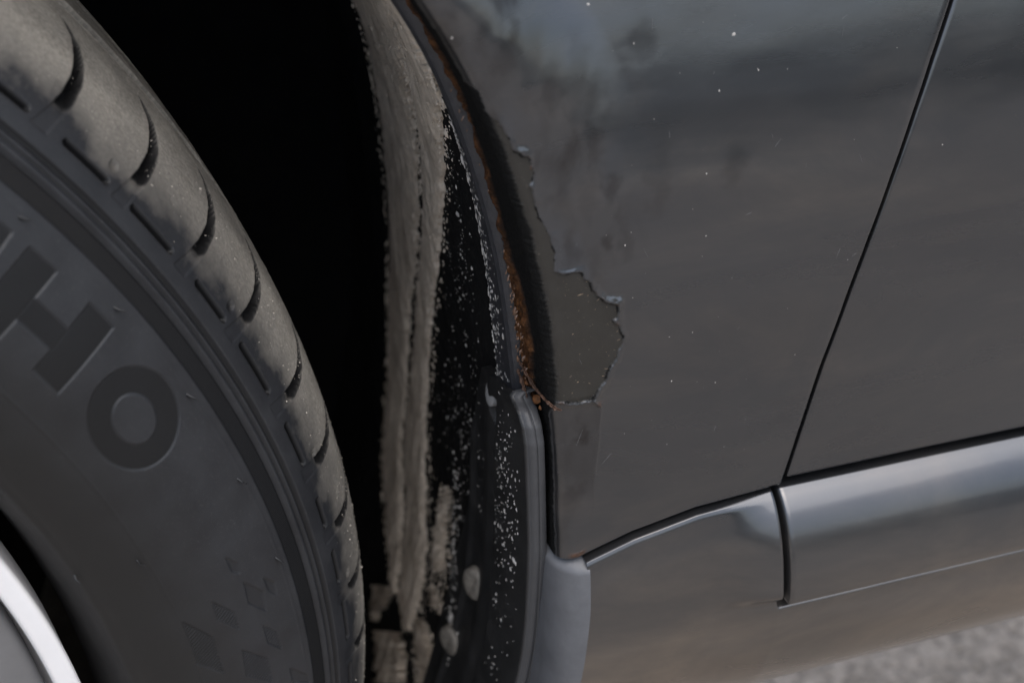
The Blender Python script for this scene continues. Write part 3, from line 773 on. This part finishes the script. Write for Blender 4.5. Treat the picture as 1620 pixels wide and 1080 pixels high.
def powder():
    """crumbs of dried mud lying along the rims of the felt strips"""
    ps, ns = [], []
    for key, cnt in (("A", 900), ("B", 1100), ("C", 260), ("E", 120)):
        for side in (0, 1):
            e = respl(FELT[key][side], 500); q = RNG.integers(0, 500, cnt)
            sg = 1 if side == 0 else -1
            y = e[q, 0] + sg * (np.abs(RNG.normal(0, .0042, cnt)) - .0022); z = e[q, 1] + RNG.normal(0, .001, cnt)
            k = (z > .19) & (z < .53); y, z = y[k], z[k]
            nn = arch_n(z); o = np.where(np.abs(y - e[q, 0][k]) < .0012, .0016, .0005)
            ps.append(np.stack([arch_x(z) + nn[:, 0] * o, y, z + nn[:, 1] * o], -1)); ns.append(np.stack([nn[:, 0], -.2 + 0 * y, nn[:, 1]], -1))
    ps, ns = np.concatenate(ps), np.concatenate(ns)
    tag(build("mud_crumbs", flecks(ps, ns, np.exp(RNG.normal(-8.15, .45, len(ps))), elong=RNG.uniform(1, 2, len(ps)), rise=.6), M_FELT, liner), kind="stuff")
powder()
for i, k in enumerate("ABCDEF"): felt(k, 10 + i * 7, .0034 if k in "AB" else .0042)

# ---- mud flap
FLR = np.array([(-.0530,.4130),(-.0592,.4116),(-.0624,.4084),(-.0635,.4030),(-.0619,.3841),(-.0606,.3620),(-.0580,.3400),(-.0558,.3201),(-.0535,.3022),(-.048,.27),(-.040,.235),(-.034,.21)])
FLL = np.array([(-.0526,.4130),(-.0452,.4095),(-.0386,.4058),(-.0289,.4032),(-.0123,.3965),(-.0040,.3818),(.0024,.3676),(.0074,.3540),(.0118,.3268),(.0219,.2965),(.0287,.2645),(.030,.2307),(.030,.21)])
FOLD = np.array([(-0.0382,0.42),(-0.0382,0.4046),(-0.0306,0.3800),(-0.0264,0.3524),(-0.0227,0.3234),(-0.0224,0.2960),(-0.0177,0.2691),(-.010,.22)])
def intz(T, z): o = T[:, 1].argsort(); return np.interp(z, T[o, 1], T[o, 0])
def make_flap():
    zs = np.arange(.4129, .2150, -.0006)
    yr = intz(FLR, zs); yl = intz(FLL, zs); fo = intz(FOLD, zs)
    m = 120
    Pz = []
    top = np.array(zs)
    u = np.linspace(0, 1, m)
    y = yr[:, None] + (yl - yr)[:, None] * u[None] ** 1.15
    z = np.repeat(zs[:, None], m, 1)
    # the tab left of the fold stops lower than the outer blade: cut its upper corner
    off = .0030 + .0030 * sstep(.0008, -.0008, y - fo[:, None])
    off += .0012 * np.exp(-((y - fo[:, None] - .0125) / .0045) ** 2)
    off += .0012 * sstep(.0022, 0.0, np.abs(y - fo[:, None] + .003)) * 0
    off += .0016 * np.exp(-((y - fo[:, None] - .030) / .002) ** 2) * sstep(.37, .36, z)
    sl = np.hypot((y + .0262) / .0042, (z - .3885) / .0052)           # slot for the clip
    off -= .0075 * sstep(1.08, .9, sl)
    dep = y - yr[:, None]
    off -= .0009 * (1 - np.sqrt(np.clip(1 - (1 - np.clip(dep / .0009, 0, 1)) ** 2, 0, 1)))   # rounded front corner
    nn = arch_n(z)
    P = np.stack([arch_x(z) + nn[..., 0] * off, y, z + nn[..., 1] * off], -1)
    # outer edge: thickness facing outwards, with a mould line, then the back
    cols = []
    tk = np.full_like(zs, .0050)
    for fx, dy in ((1.0, .0003), (.96, -.0004), (.85, -.0009), (.60, -.0012), (.535, -.00125), (.52, -.0008), (.49, -.0008), (.475, -.0012), (.30, -.0011), (.14, -.0008), (.04, -.0002)):
        e = P[:, 0].copy(); e[:, 0] += tk * fx; e[:, 1] += dy; cols.append(e)
    cols.insert(0, cols[0] + np.array([.0004, .02, 0]))
    P = np.concatenate([np.stack(cols, 1), P], 1)
    e = P[:, -1:].copy(); e[..., 0] += .005
    P = np.concatenate([P, e], 1)
    t = P[:1].copy(); t[..., 2] += .0012; t[..., 0] += .0012
    t2 = P[:1].copy(); t2[..., 2] += .0014; t2[..., 0] += .006
    P = np.concatenate([t2, t, P], 0)
    mk = np.zeros(P.shape); mk[:, 1:len(cols) + 1, 0] = 1; mk[:2, :, 0] = .8; mk[2:, len(cols):-1, 1] = sstep(1.12, .95, sl)  # first channel: edge and top faces painted lighter, as if lit
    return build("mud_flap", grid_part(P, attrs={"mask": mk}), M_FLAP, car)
flap = make_flap()

def disc(name, c, nrm, r, rz, mat, parent, dome=.001, recess=True, tilt=0):
    n = Vector(nrm).normalized(); u = Vector((0, 0, 1)) - n * n.z; u.normalize(); v = n.cross(u)
    rings = []
    for f, h in ((1.0, -.0025), (1.0, -.0002), (.9, .55), (.6, .85), (.3, .95), (.02, 1.0)):
        row = []
        for a in np.linspace(0, 2 * math.pi, 32, endpoint=False):
            hh = h * dome if h > 0 else h
            if recess and f <= .6: hh -= .0009 * math.exp(-((math.sin(a + .5) * f * r) / .0009) ** 2)
            row.append(list(Vector(c) + u * (math.cos(a) * f * rz) + v * (math.sin(a) * f * r) + n * hh))
        rings.append(row)
    return build(name, grid_part(np.array(rings), close_u=True, flip=True), mat, parent)
tag(disc("screw", (float(arch_x(.3009)) - .0046, -.0025, .3009), (-1, -.45, .05), .0052, .0064, M_SCREW, flap), "dusty upper screw head of the mud flap")
tag(disc("screw", (float(arch_x(.2622)) - .0048, .0125, .2622), (-1, -.45, -.05), .0052, .0064, M_SCREW, flap), "dusty lower screw head of the mud flap")
disc("clip", (float(arch_x(.3930)) - .0036, -.0222, .3930), (-1, -.15, .1), .0030, .0046, simple("pale clip plastic", (.26, .26, .265), .5), flap, .0006, False)

# ---- mud splashes: on the liner lip, on the liner and on the flap
def on_liner(y, z, off):
    nn = arch_n(z)
    return np.stack([arch_x(z) + nn[:, 0] * off, y, z + nn[:, 1] * off], -1), np.stack([nn[:, 0], -.25 * np.ones_like(y), nn[:, 1]], -1)
def lipedge(z): return np.interp(z, [.38, .42, .46, .49, .52], [-.0255, -.0262, -.030, -.034, -.038])
parts = []
n = 330
z = RNG.uniform(.40, .49, n); y = lipedge(z) - RNG.beta(1, 2.2, n) * np.interp(z, [.40, .445, .49], [.017, .015, .004])
p, q = on_liner(y, z, .0022)
parts.append(flecks(p, q, np.exp(RNG.normal(-8.6, .5, n)) * 1.5, elong=RNG.uniform(1, 2.2, n)))
n = 200
z = RNG.uniform(.44, .508, n); y = lipedge(z) + RNG.normal(0.0005, .0009, n)
p, q = on_liner(y, z, .0015)
parts.append(flecks(p, q, np.exp(RNG.normal(-8.3, .5, n)) * 1.5, elong=RNG.uniform(1, 2.2, n)))
n = 900
z = RNG.uniform(.27, .47, n); y = RNG.normal(.012 + (.42 - z) * .22, .012, n)
k = fbm(y * 120, z * 60, 91, 3) > -.15
y, z = y[k], z[k]
p, q = on_liner(y, z, .0005)
parts.append(flecks(p, q, np.exp(RNG.normal(-8.9, .5, len(y))) * 1.2, elong=RNG.uniform(1, 1.8, len(y))))
tag(build("mud_specks", parts, M_CHIP, liner), kind="stuff")
parts = []
def on_flap(y, z):
    fo = intz(FOLD, z)
    return on_liner(y, z, np.where(y < fo, .0061, .0031))
n = 260
z = np.concatenate([RNG.normal(.365, .022, 200), RNG.uniform(.24, .40, 60)]); fo = intz(FOLD, z); yr = intz(FLR, z)
y = fo - .001 - np.abs(RNG.beta(1.6, 2.2, n)) * (fo - yr - .006)
p, q = on_flap(y, z)
parts.append(flecks(p, q, np.exp(RNG.normal(-8.5, .45, n)) * 1.15, elong=RNG.uniform(1, 2.0, n)))
n = 90
z = RNG.uniform(.32, .392, n); y = intz(FOLD, z) + RNG.uniform(.002, .036, n)
p, q = on_flap(y, z); parts.append(flecks(p, q, np.exp(RNG.normal(-8.9, .45, n)), elong=RNG.uniform(1, 2.4, n)))
n = 170
t = RNG.random(n); z = .335 - .085 * t; y = .028 - .012 * t + RNG.normal(0, .003, n) 
p, q = on_liner(y, z, .0035); parts.append(flecks(p, q, np.exp(RNG.normal(-8.3, .5, n)) * 1.2, elong=RNG.uniform(1, 1.8, n)))
p, q = on_flap(np.array([-.047, -.0485]), np.array([.3475, .3478])); parts.append(flecks(p, q, np.array([.0012, .0009])))
tag(build("mud_specks", parts, M_CHIP, flap), kind="stuff")

# ------------------------------------------------------------------ wheel
CZ = .325
DL = math.radians(-7.)
E_R = np.array([math.cos(DL), -math.sin(DL), 0]); N_W = np.array([-math.sin(DL), -math.cos(DL), 0])
_pw = [-.106, -.104, -.098, -.086, -.075, -.060, -.045, -.02, 0, .02, .035, .048, .058, .068, .077, .083, .0868, .0890, .0925, .0990, .1030, .1055, .1065, .1055, .1020, .0960, .0880, .080]
_pr = [.252, .270, .287, .302, .3125, .3195, .3230, .3246, .325, .3247, .3240, .3226, .3205, .3168, .3115, .3065, .3020, .2985, .2925, .2800, .2705, .2615, .2530, .2470, .2420, .2385, .2360, .2335]
def cr(v):
    T = np.linspace(0, len(v) - 1, 2000); v = np.array(v); i = np.clip(T.astype(int), 0, len(v) - 2); f = T - i
    p = lambda k: v[np.clip(i + k, 0, len(v) - 1)]
    return .5 * (2 * p(0) + (-p(-1) + p(1)) * f + (2 * p(-1) - 5 * p(0) + 4 * p(1) - p(2)) * f ** 2 + (-p(-1) + 3 * p(0) - 3 * p(1) + p(2)) * f ** 3)
PW, PR = cr(_pw), cr(_pr)
PS = np.concatenate([[0], np.cumsum(np.hypot(np.diff(PW), np.diff(PR)))]) * 1000
NWp = -np.gradient(PR, PS); NRp = np.gradient(PW, PS)
_l = np.hypot(NWp, NRp); NWp /= _l; NRp /= _l
def wheel_pt(th, s, h=0):
    """point of the tyre skin: angle in radians, profile length in mm, height in m"""
    w = np.interp(s, PS, PW); r = np.interp(s, PS, PR); a = np.interp(s, PS, NWp); b = np.interp(s, PS, NRp)
    w = w + a * h; r = r + b * h
    return (r * np.cos(th))[..., None] * E_R + (r * np.sin(th))[..., None] * np.array([0, 0, 1]) + w[..., None] * N_W + np.array([0, 0, CZ])

SIPES = [50.4, 45.8, 41.2, 36.49, 31.67, 27.12, 22.67, 17.49, 12.9, 8.38, 3.82, -.54, -5.2, -9.8]
DASHES = [(49.6, 47.4), (44.9, 42.2), (40.2, 37.48), (35.23, 32.77), (30.96, 28.21), (25.99, 23.61), (21.8, 18.69), (16.27, 13.61), (10.95, 9.16), (7.16, 5.05), (3.4, .83), (-1.4, -3.7), (-5.9, -8.4), (-10.6, -13)]
SQ = [(42.0, 229.5), (32.76, 229.5), (23.57, 229.7), (13.19, 228.0), (4.61, 228.2), (-4.6, 228.5)]
QUADS = [[(12.98,269.0),(12.07,266.5),(11.37,267.2),(11.85,269.0)],[(9.91,260.9),(8.96,257.9),(8.09,258.6),(8.75,260.6)],[(10.68,267.0),(9.05,262.3),(7.64,263.3),(9.09,267.8)],[(11.12,277.6),(9.36,272.7),(7.93,272.9),(9.63,277.8)],[(7.01,265.7),(5.81,261.9),(4.33,261.5),(5.54,265.7)],[(11.11,286.7),(8.76,280.7),(5.70,281.0),(7.53,287.3)],[(6.49,274.0),(4.55,267.0),(2.55,266.9),(4.47,274.8)],[(2.58,260.0),(1.01,253.9),(0.34,253.5),(1.35,259.8)],[(4.6,282),(2.5,276),(0.2,276.3),(2.2,282.6)],[(1.6,268),(-.4,262),(-2.2,262.3),(-.4,268.4)]]
def make_tyre(parent):
    th = np.concatenate([np.arange(-13, 50.6, .056), np.arange(52, 346, 2.)])
    s = np.concatenate([np.arange(0, 60, 3.), np.arange(60, 158, .9), np.arange(158, 292, .38), np.arange(292, PS[-1], .8), [PS[-1]]])
    TH, SS = np.meshgrid(np.radians(th), s, indexing='ij')
    DG = np.degrees(TH)
    h = np.zeros_like(TH); cl = np.zeros_like(TH); band = np.zeros_like(TH); dz = np.zeros_like(TH)
    R = np.interp(SS, PS, PR) * 1000
    hi = (DG < 51)
    # circumferential ribs at the edge of the sidewall
    def ring(c, hw, d):
        return -d * sstep(hw * 1.25, hw * .6, np.abs(SS - c))
    h += ring(241.6, .8, .0010) + ring(243.9, .45, .0005) + ring(246.2, .6, .0007)
    cl = np.maximum(cl, np.maximum(sstep(1.1, .5, np.abs(SS - 241.6)), .7 * sstep(.6, .3, np.abs(SS - 243.9))))
    bm = sstep(246.0, 246.5, SS) * sstep(252.0, 251.4, SS)
    h -= .00042 * bm; band += bm
    h += .00006 * sstep(.5, .1, np.abs(SS - 254.2)) + .00022 * sstep(.45, .1, np.abs(SS - 287.2))
    h += .0003 * sstep(303, 304, SS) * sstep(306.5, 305.5, SS)
    # main grooves of the running surface, worn shallow
    for c, hw in ((173.5, 4.6), (140, 5), (105, 5), (72, 4.6)):
        g = sstep(hw + .8, hw - .8, np.abs(SS - c))
        h -= .0062 * g; dz = np.maximum(dz, g * .9)
    for c in (180.4,):
        h -= .0012 * sstep(.7, .2, np.abs(SS - c))
    # crescent grooves of the shoulder
    f_o = np.interp(SS, [186, 191, 200, 209, 216, 224, 230, 236], [.35, .10, -.48, -.69, -.70, -.50, -.2, .12])
    f_w = np.interp(SS, [188, 192, 200, 208, 216, 224, 232, 237], [0, .2, .85, 1.25, 1.45, 1.6, 2.1, 2.4])
    f_d = np.interp(SS, [188, 194, 204, 214, 220, 226, 229, 236.2, 236.7], [0, 2.0, 4.4, 4.4, 3.2, 1.2, .22, .16, 0])
    for c in SIPES:
        x = np.abs(DG - c - f_o) * np.pi / 180 * R
        g = sstep(f_w + .3, f_w - .3, x) * (f_w > .1)
        h -= .0013 * f_d * g
        g2 = sstep(f_w + .75, f_w + .05, x) * (f_w > .1)
        dz = np.maximum(dz, g2 * sstep(.6, 1.6, f_d))
    for a, b in DASHES:
        x = sd_seg(DG * np.pi / 180 * R, SS, (math.radians(a) * 307, 234.4), (math.radians(b) * 307, 234.4)) if False else np.hypot(np.maximum(np.maximum(DG - a, b - DG), 0) * np.pi / 180 * R, SS - 234.4)
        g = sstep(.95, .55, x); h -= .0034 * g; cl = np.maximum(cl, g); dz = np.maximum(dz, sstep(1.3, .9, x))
    for a, c in SQ:
        x = np.abs(DG - a) * np.pi / 180 * R; y = np.abs(SS - c)
        q = np.maximum(x + y * .3, y)
        h -= .0009 * sstep(1.5, 1.2, q); cl = np.maximum(cl, .8 * sstep(1.5, 1.2, q))
    # raised-size lettering pressed into the sidewall: ... M H O
    def glyph(g, d=.00032):
        nonlocal h, cl
        e = sstep(.35, -.35, g)
        h -= d * e
        h -= .00016 * np.exp(-(g / .3) ** 2)
        cl = np.maximum(cl, e)
    def local(c): return (c - DG) * np.pi / 180 * R
    def box(x, y, x0, x1, y0, y1):
        return np.maximum(np.abs(x - (x0 + x1) / 2) - (x1 - x0) / 2, np.abs(y - (y0 + y1) / 2) - (y1 - y0) / 2)
    sl = hi & (SS > 250) & (SS < 292)
    x = local(31.05); y = SS
    gH = np.minimum(np.minimum(box(x, y, -14.4, -5.7, 259.1, 278.9), box(x, y, 5.7, 14.4, 259.1, 278.9)), box(x, y, -6, 6, 267.1, 273))
    glyph(gH)
    x = local(23.78)
    ro = np.hypot(x / 13.9, (y - 269.3) / 11.7); ri = np.hypot(x / 7.3, (y - 269.6) / 5.7)
    gO = np.maximum((ro - 1) * 12.4, (1 - ri) * 6.2)
    glyph(gO)
    x = local(38.1)
    gM = np.minimum(box(x, y, -15.5, -7.6, 259.1, 278.9), box(x, y, 7.6, 15.5, 259.1, 278.9))
    gM = np.minimum(gM, np.maximum(np.abs(np.abs(x) - 7.6 * (1 - (y - 259.1) / 19.8)) * .8 - 3.8, np.abs(y - 269) - 9.9))
    glyph(gM)
    x = local(46.3)
    gU = np.minimum(np.minimum(box(x, y, -13, -5.2, 259.1, 274), box(x, y, 5.2, 13, 259.1, 274)), box(x, y, -11.5, 11.5, 272.3, 278.9))
    glyph(gU)
    # chequered patches with fine hatching
    for k, Q in enumerate(QUADS):
        vx = [(math.radians(a) * 275, b) for a, b in Q]
        g = sd_poly(DG * np.pi / 180 * 275, SS, vx)
        e = sstep(.22, -.22, g)
        h -= .00042 * e
        if k in (3, 4, 5, 6, 8, 9): h += e * .00024 * sstep(-.2, .6, np.sin((SS * .45 + DG * np.pi / 180 * 275) * 2 * np.pi / 1.15))
        cl = np.maximum(cl, .25 * e)
    # worn, slightly uneven running surface
    wz = sstep(232, 222, SS) * sstep(40, 60, SS)
    h += wz * (.00018 * fbm(DG * 1.2, SS * .25, 5, 3) + .00010 * fbm(DG * 6, SS * 1.1, 6, 3)) * hi
    h += .00025 * fbm(DG * .35, SS * .06, 12, 2) * sstep(250, 256, SS)
    P = wheel_pt(TH, SS, h)
    A = np.stack([DG * np.pi / 180 * 300, SS, np.zeros_like(SS)], -1)
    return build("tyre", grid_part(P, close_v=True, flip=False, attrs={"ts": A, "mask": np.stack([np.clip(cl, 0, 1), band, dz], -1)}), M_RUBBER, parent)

def revolve(prof, n=160):
    th = np.linspace(0, 2 * math.pi, n, endpoint=False)
    p = np.array(prof)
    return (p[None, :, 1] * np.cos(th)[:, None])[..., None] * E_R + (p[None, :, 1] * np.sin(th)[:, None])[..., None] * np.array([0, 0, 1]) + (p[None, :, 0] * np.ones((n, 1)))[..., None] * N_W + np.array([0, 0, CZ])
barrel = [(.086, .228), (.080, .2165), (.060, .208), (.02, .203), (-.09, .203), (-.10, .226), (-.10, .03), (-.098, .001)]
wheel = build("wheel", grid_part(revolve(barrel), close_v=True), M_DARK, car)
tag(wheel, "front wheel with worn dusty tyre and silver rim")
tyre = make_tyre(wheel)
lip = [(.080,.2290),(.092,.2300),(.0970,.2308),(.0990,.2309),(.1000,.2303),(.1002,.2290),(.1002,.2262),(.0998,.2253),(.098,.2246),(.09,.2235),(.08,.218)]
tag(build("rim", grid_part(revolve(dense(lip, 200), 300), close_v=True), M_SILVER, wheel), "bright silver rim lip")
# grey spoked face inside the lip
def face():
    parts = [grid_part(revolve(dense([(.086,.2215),(.0945,.2222),(.096,.221),(.0955,.20),(.088,.19)], 30), 200), close_v=True),
             grid_part(revolve(dense([(.080, .075), (.0900, .072), (.093, .06), (.094, .03), (.094, .001)], 20), 80), close_v=True)]
    for k in range(10):
        a0 = k * math.pi / 5 + .25
        rows = []
        for r in np.linspace(.06, .2, 14):
            hw = .011 + .010 * ((r - .06) / .14) ** 2
            row = []
            for t, d in ((-1, -.02), (-1, -.003), (-.85, 0), (0, .0008), (.85, 0), (1, -.003), (1, -.02)):
                e = E_R * math.cos(a0) + np.array([0, 0, 1]) * math.sin(a0)
                f = -E_R * math.sin(a0) + np.array([0, 0, 1]) * math.cos(a0)
                row.append(e * r + f * t * hw + N_W * (.094 + d + .003 * (r / .2)) + np.array([0, 0, CZ]))
            rows.append(row)
        parts.append(grid_part(np.array(rows)))
    return build("wheel_face", parts, M_FACE, wheel)
face()
# rubber mould hairs
for a, s_ in ((28.81, 255.7), (22.53, 255.5), (16.47, 256.1), (16.76, 289.4), (10.39, 255.3), (17.46, 304.6), (35.2, 255.6)):
    r = math.radians(a)
    base = wheel_pt(np.array([r]), np.array([s_]))[0]
    tip = wheel_pt(np.array([r - .0085]), np.array([s_ - 1.2]), np.array([.0012]))[0]
    mid = wheel_pt(np.array([r - .003]), np.array([s_ - .3]), np.array([.0011]))[0]
    build("rubber_hair", tube([base - N_W * .0004, mid, tip], [.00042, .0003, .00018], 8), M_FLAP, wheel)
# grit stuck to the running surface
n = 1500
a = np.radians(RNG.uniform(-8, 49, n)); s_ = 222 - np.abs(RNG.normal(0, 16, n)); s_ = np.clip(s_ + RNG.normal(0, 4, n), 150, 238)
p = wheel_pt(a, s_); nn = wheel_pt(a, s_, np.full(n, .001)) - p
sz = np.exp(RNG.normal(-9.35, .5, n))
tag(build("road_grit", flecks(p + nn * .1, nn, sz, rise=1.1), M_GRIT, wheel), kind="stuff")

# ------------------------------------------------------------------ ground
def make_ground():
    x = np.concatenate([-np.geomspace(60, .5, 24), np.linspace(-.3, .2, 14), np.arange(.205, 1.45, .0016), np.linspace(1.48, 2.5, 16), np.geomspace(2.8, 60, 22)])
    y = np.concatenate([-np.geomspace(60, .36, 40), np.arange(-.34, .62, .0016), np.linspace(.65, 1.5, 16), np.geomspace(1.8, 60, 22)])
    X, Y = np.meshgrid(x, y)
    near = sstep(.21, .40, X) * sstep(1.44, 1.25, X) * sstep(-.33, -.15, Y) * sstep(.61, .45, Y)
    Hh = np.zeros_like(X); C = np.full_like(X, .5)
    sc = .0058
    gx = np.floor(X / sc); gy = np.floor(Y / sc)
    best = np.zeros_like(X)
    for i in (-1, 0, 1):
        for j in (-1, 0, 1):
            cx_, cy_ = gx + i, gy + j
            jx = vnoise(cx_ * 1.0 + .0, cy_ * 1.0, 101); jy = vnoise(cx_, cy_, 202); rr = vnoise(cx_, cy_, 303)
            px = (cx_ + .5 + (jx - .5) * .3) * sc; py = (cy_ + .5 + (jy - .5) * .3) * sc
            d = np.hypot(X - px, Y - py) / (sc * (.42 + .3 * rr))
            hgt = np.sqrt(np.clip(1 - d * d, 0, 1)) * (.5 + .5 * rr)
            C = np.where(hgt > best, vnoise(cx_, cy_, 404), C); best = np.maximum(best, hgt)
    Z = near * (best * .0026 - .0006)
    g = build("ground", grid_part(np.stack([X, Y, Z], -1), attrs={"mask": np.stack([C * near, best * near, near], -1)}), ground_mat())
    return tag(g, kind="structure")
def ground_mat():
    m = MT("pale brown stone paving")
    cc, bb, nr = m.sep("mask")
    n = m.noise(90, 5, .7); n2 = m.noise(4.5, 5, .6)
    vo = m.n("ShaderNodeTexVoronoi"); vo.inputs["Scale"].default_value = 172; m.l(m.obj(), vo.inputs["Vector"])
    vs = m.n("ShaderNodeSeparateColor"); m.l(vo.outputs["Color"], vs.inputs[0])
    far = m.mix(vs.outputs[0], (.33, .297, .262), (.45, .408, .362))
    far = m.mix(m.rng(vo.outputs["Distance"], .45, .8), far, (.20, .175, .15))
    near = m.mix(m.rng(cc, .2, .9), (.25, .212, .176), (.38, .325, .275))
    near = m.mix(m.rng(bb, .05, .4), (.15, .128, .108), near)
    c = m.mix(nr, far, near)
    m.set("Base Color", m.mix(m.rng(n2, .42, .62, 0, .5), c, (.16, .142, .12))).set("Roughness", .85).set("Specular IOR Level", .3)
    m.set("Normal", m.bump(n, .002))
    return m.m
make_ground()

# ------------------------------------------------------------------ unseen hedge, added for the dark band reflected in the paint
def make_hedge():
    x = np.arange(-12, 16, .16); u = np.linspace(0, 1, 60)
    px = np.interp(u, [0, .4, .6, 1], [-6.3, -6.5, -7.7, -7.9]); pz = np.interp(u, [0, .4, .6, 1], [0, 1.15, 1.2, 0])
    X, U = np.meshgrid(x, u)
    b = fbm(X * 1.3, U * 7, 5, 5); c = fbm(X * 4, U * 22, 6, 4)
    Y = np.repeat(px[:, None], len(x), 1) + (.25 * b + .18 * c) * np.where(U < .5, 1, -1)
    Z = np.repeat(pz[:, None], len(x), 1) * (1 + .10 * fbm(X * .5, X * 0, 8, 3)) + .12 * c * (U > .1) * (U < .9)
    h = build("hedge", grid_part(np.stack([X, Y, Z], -1), flip=True), simple("dark hedge leaves", (.055, .062, .042), .7, .3, 0, 14, .6, 30, .05))
    return tag(h, "long dark green hedge, unseen, added behind the camera for its reflection in the paint", "hedge")
make_hedge()
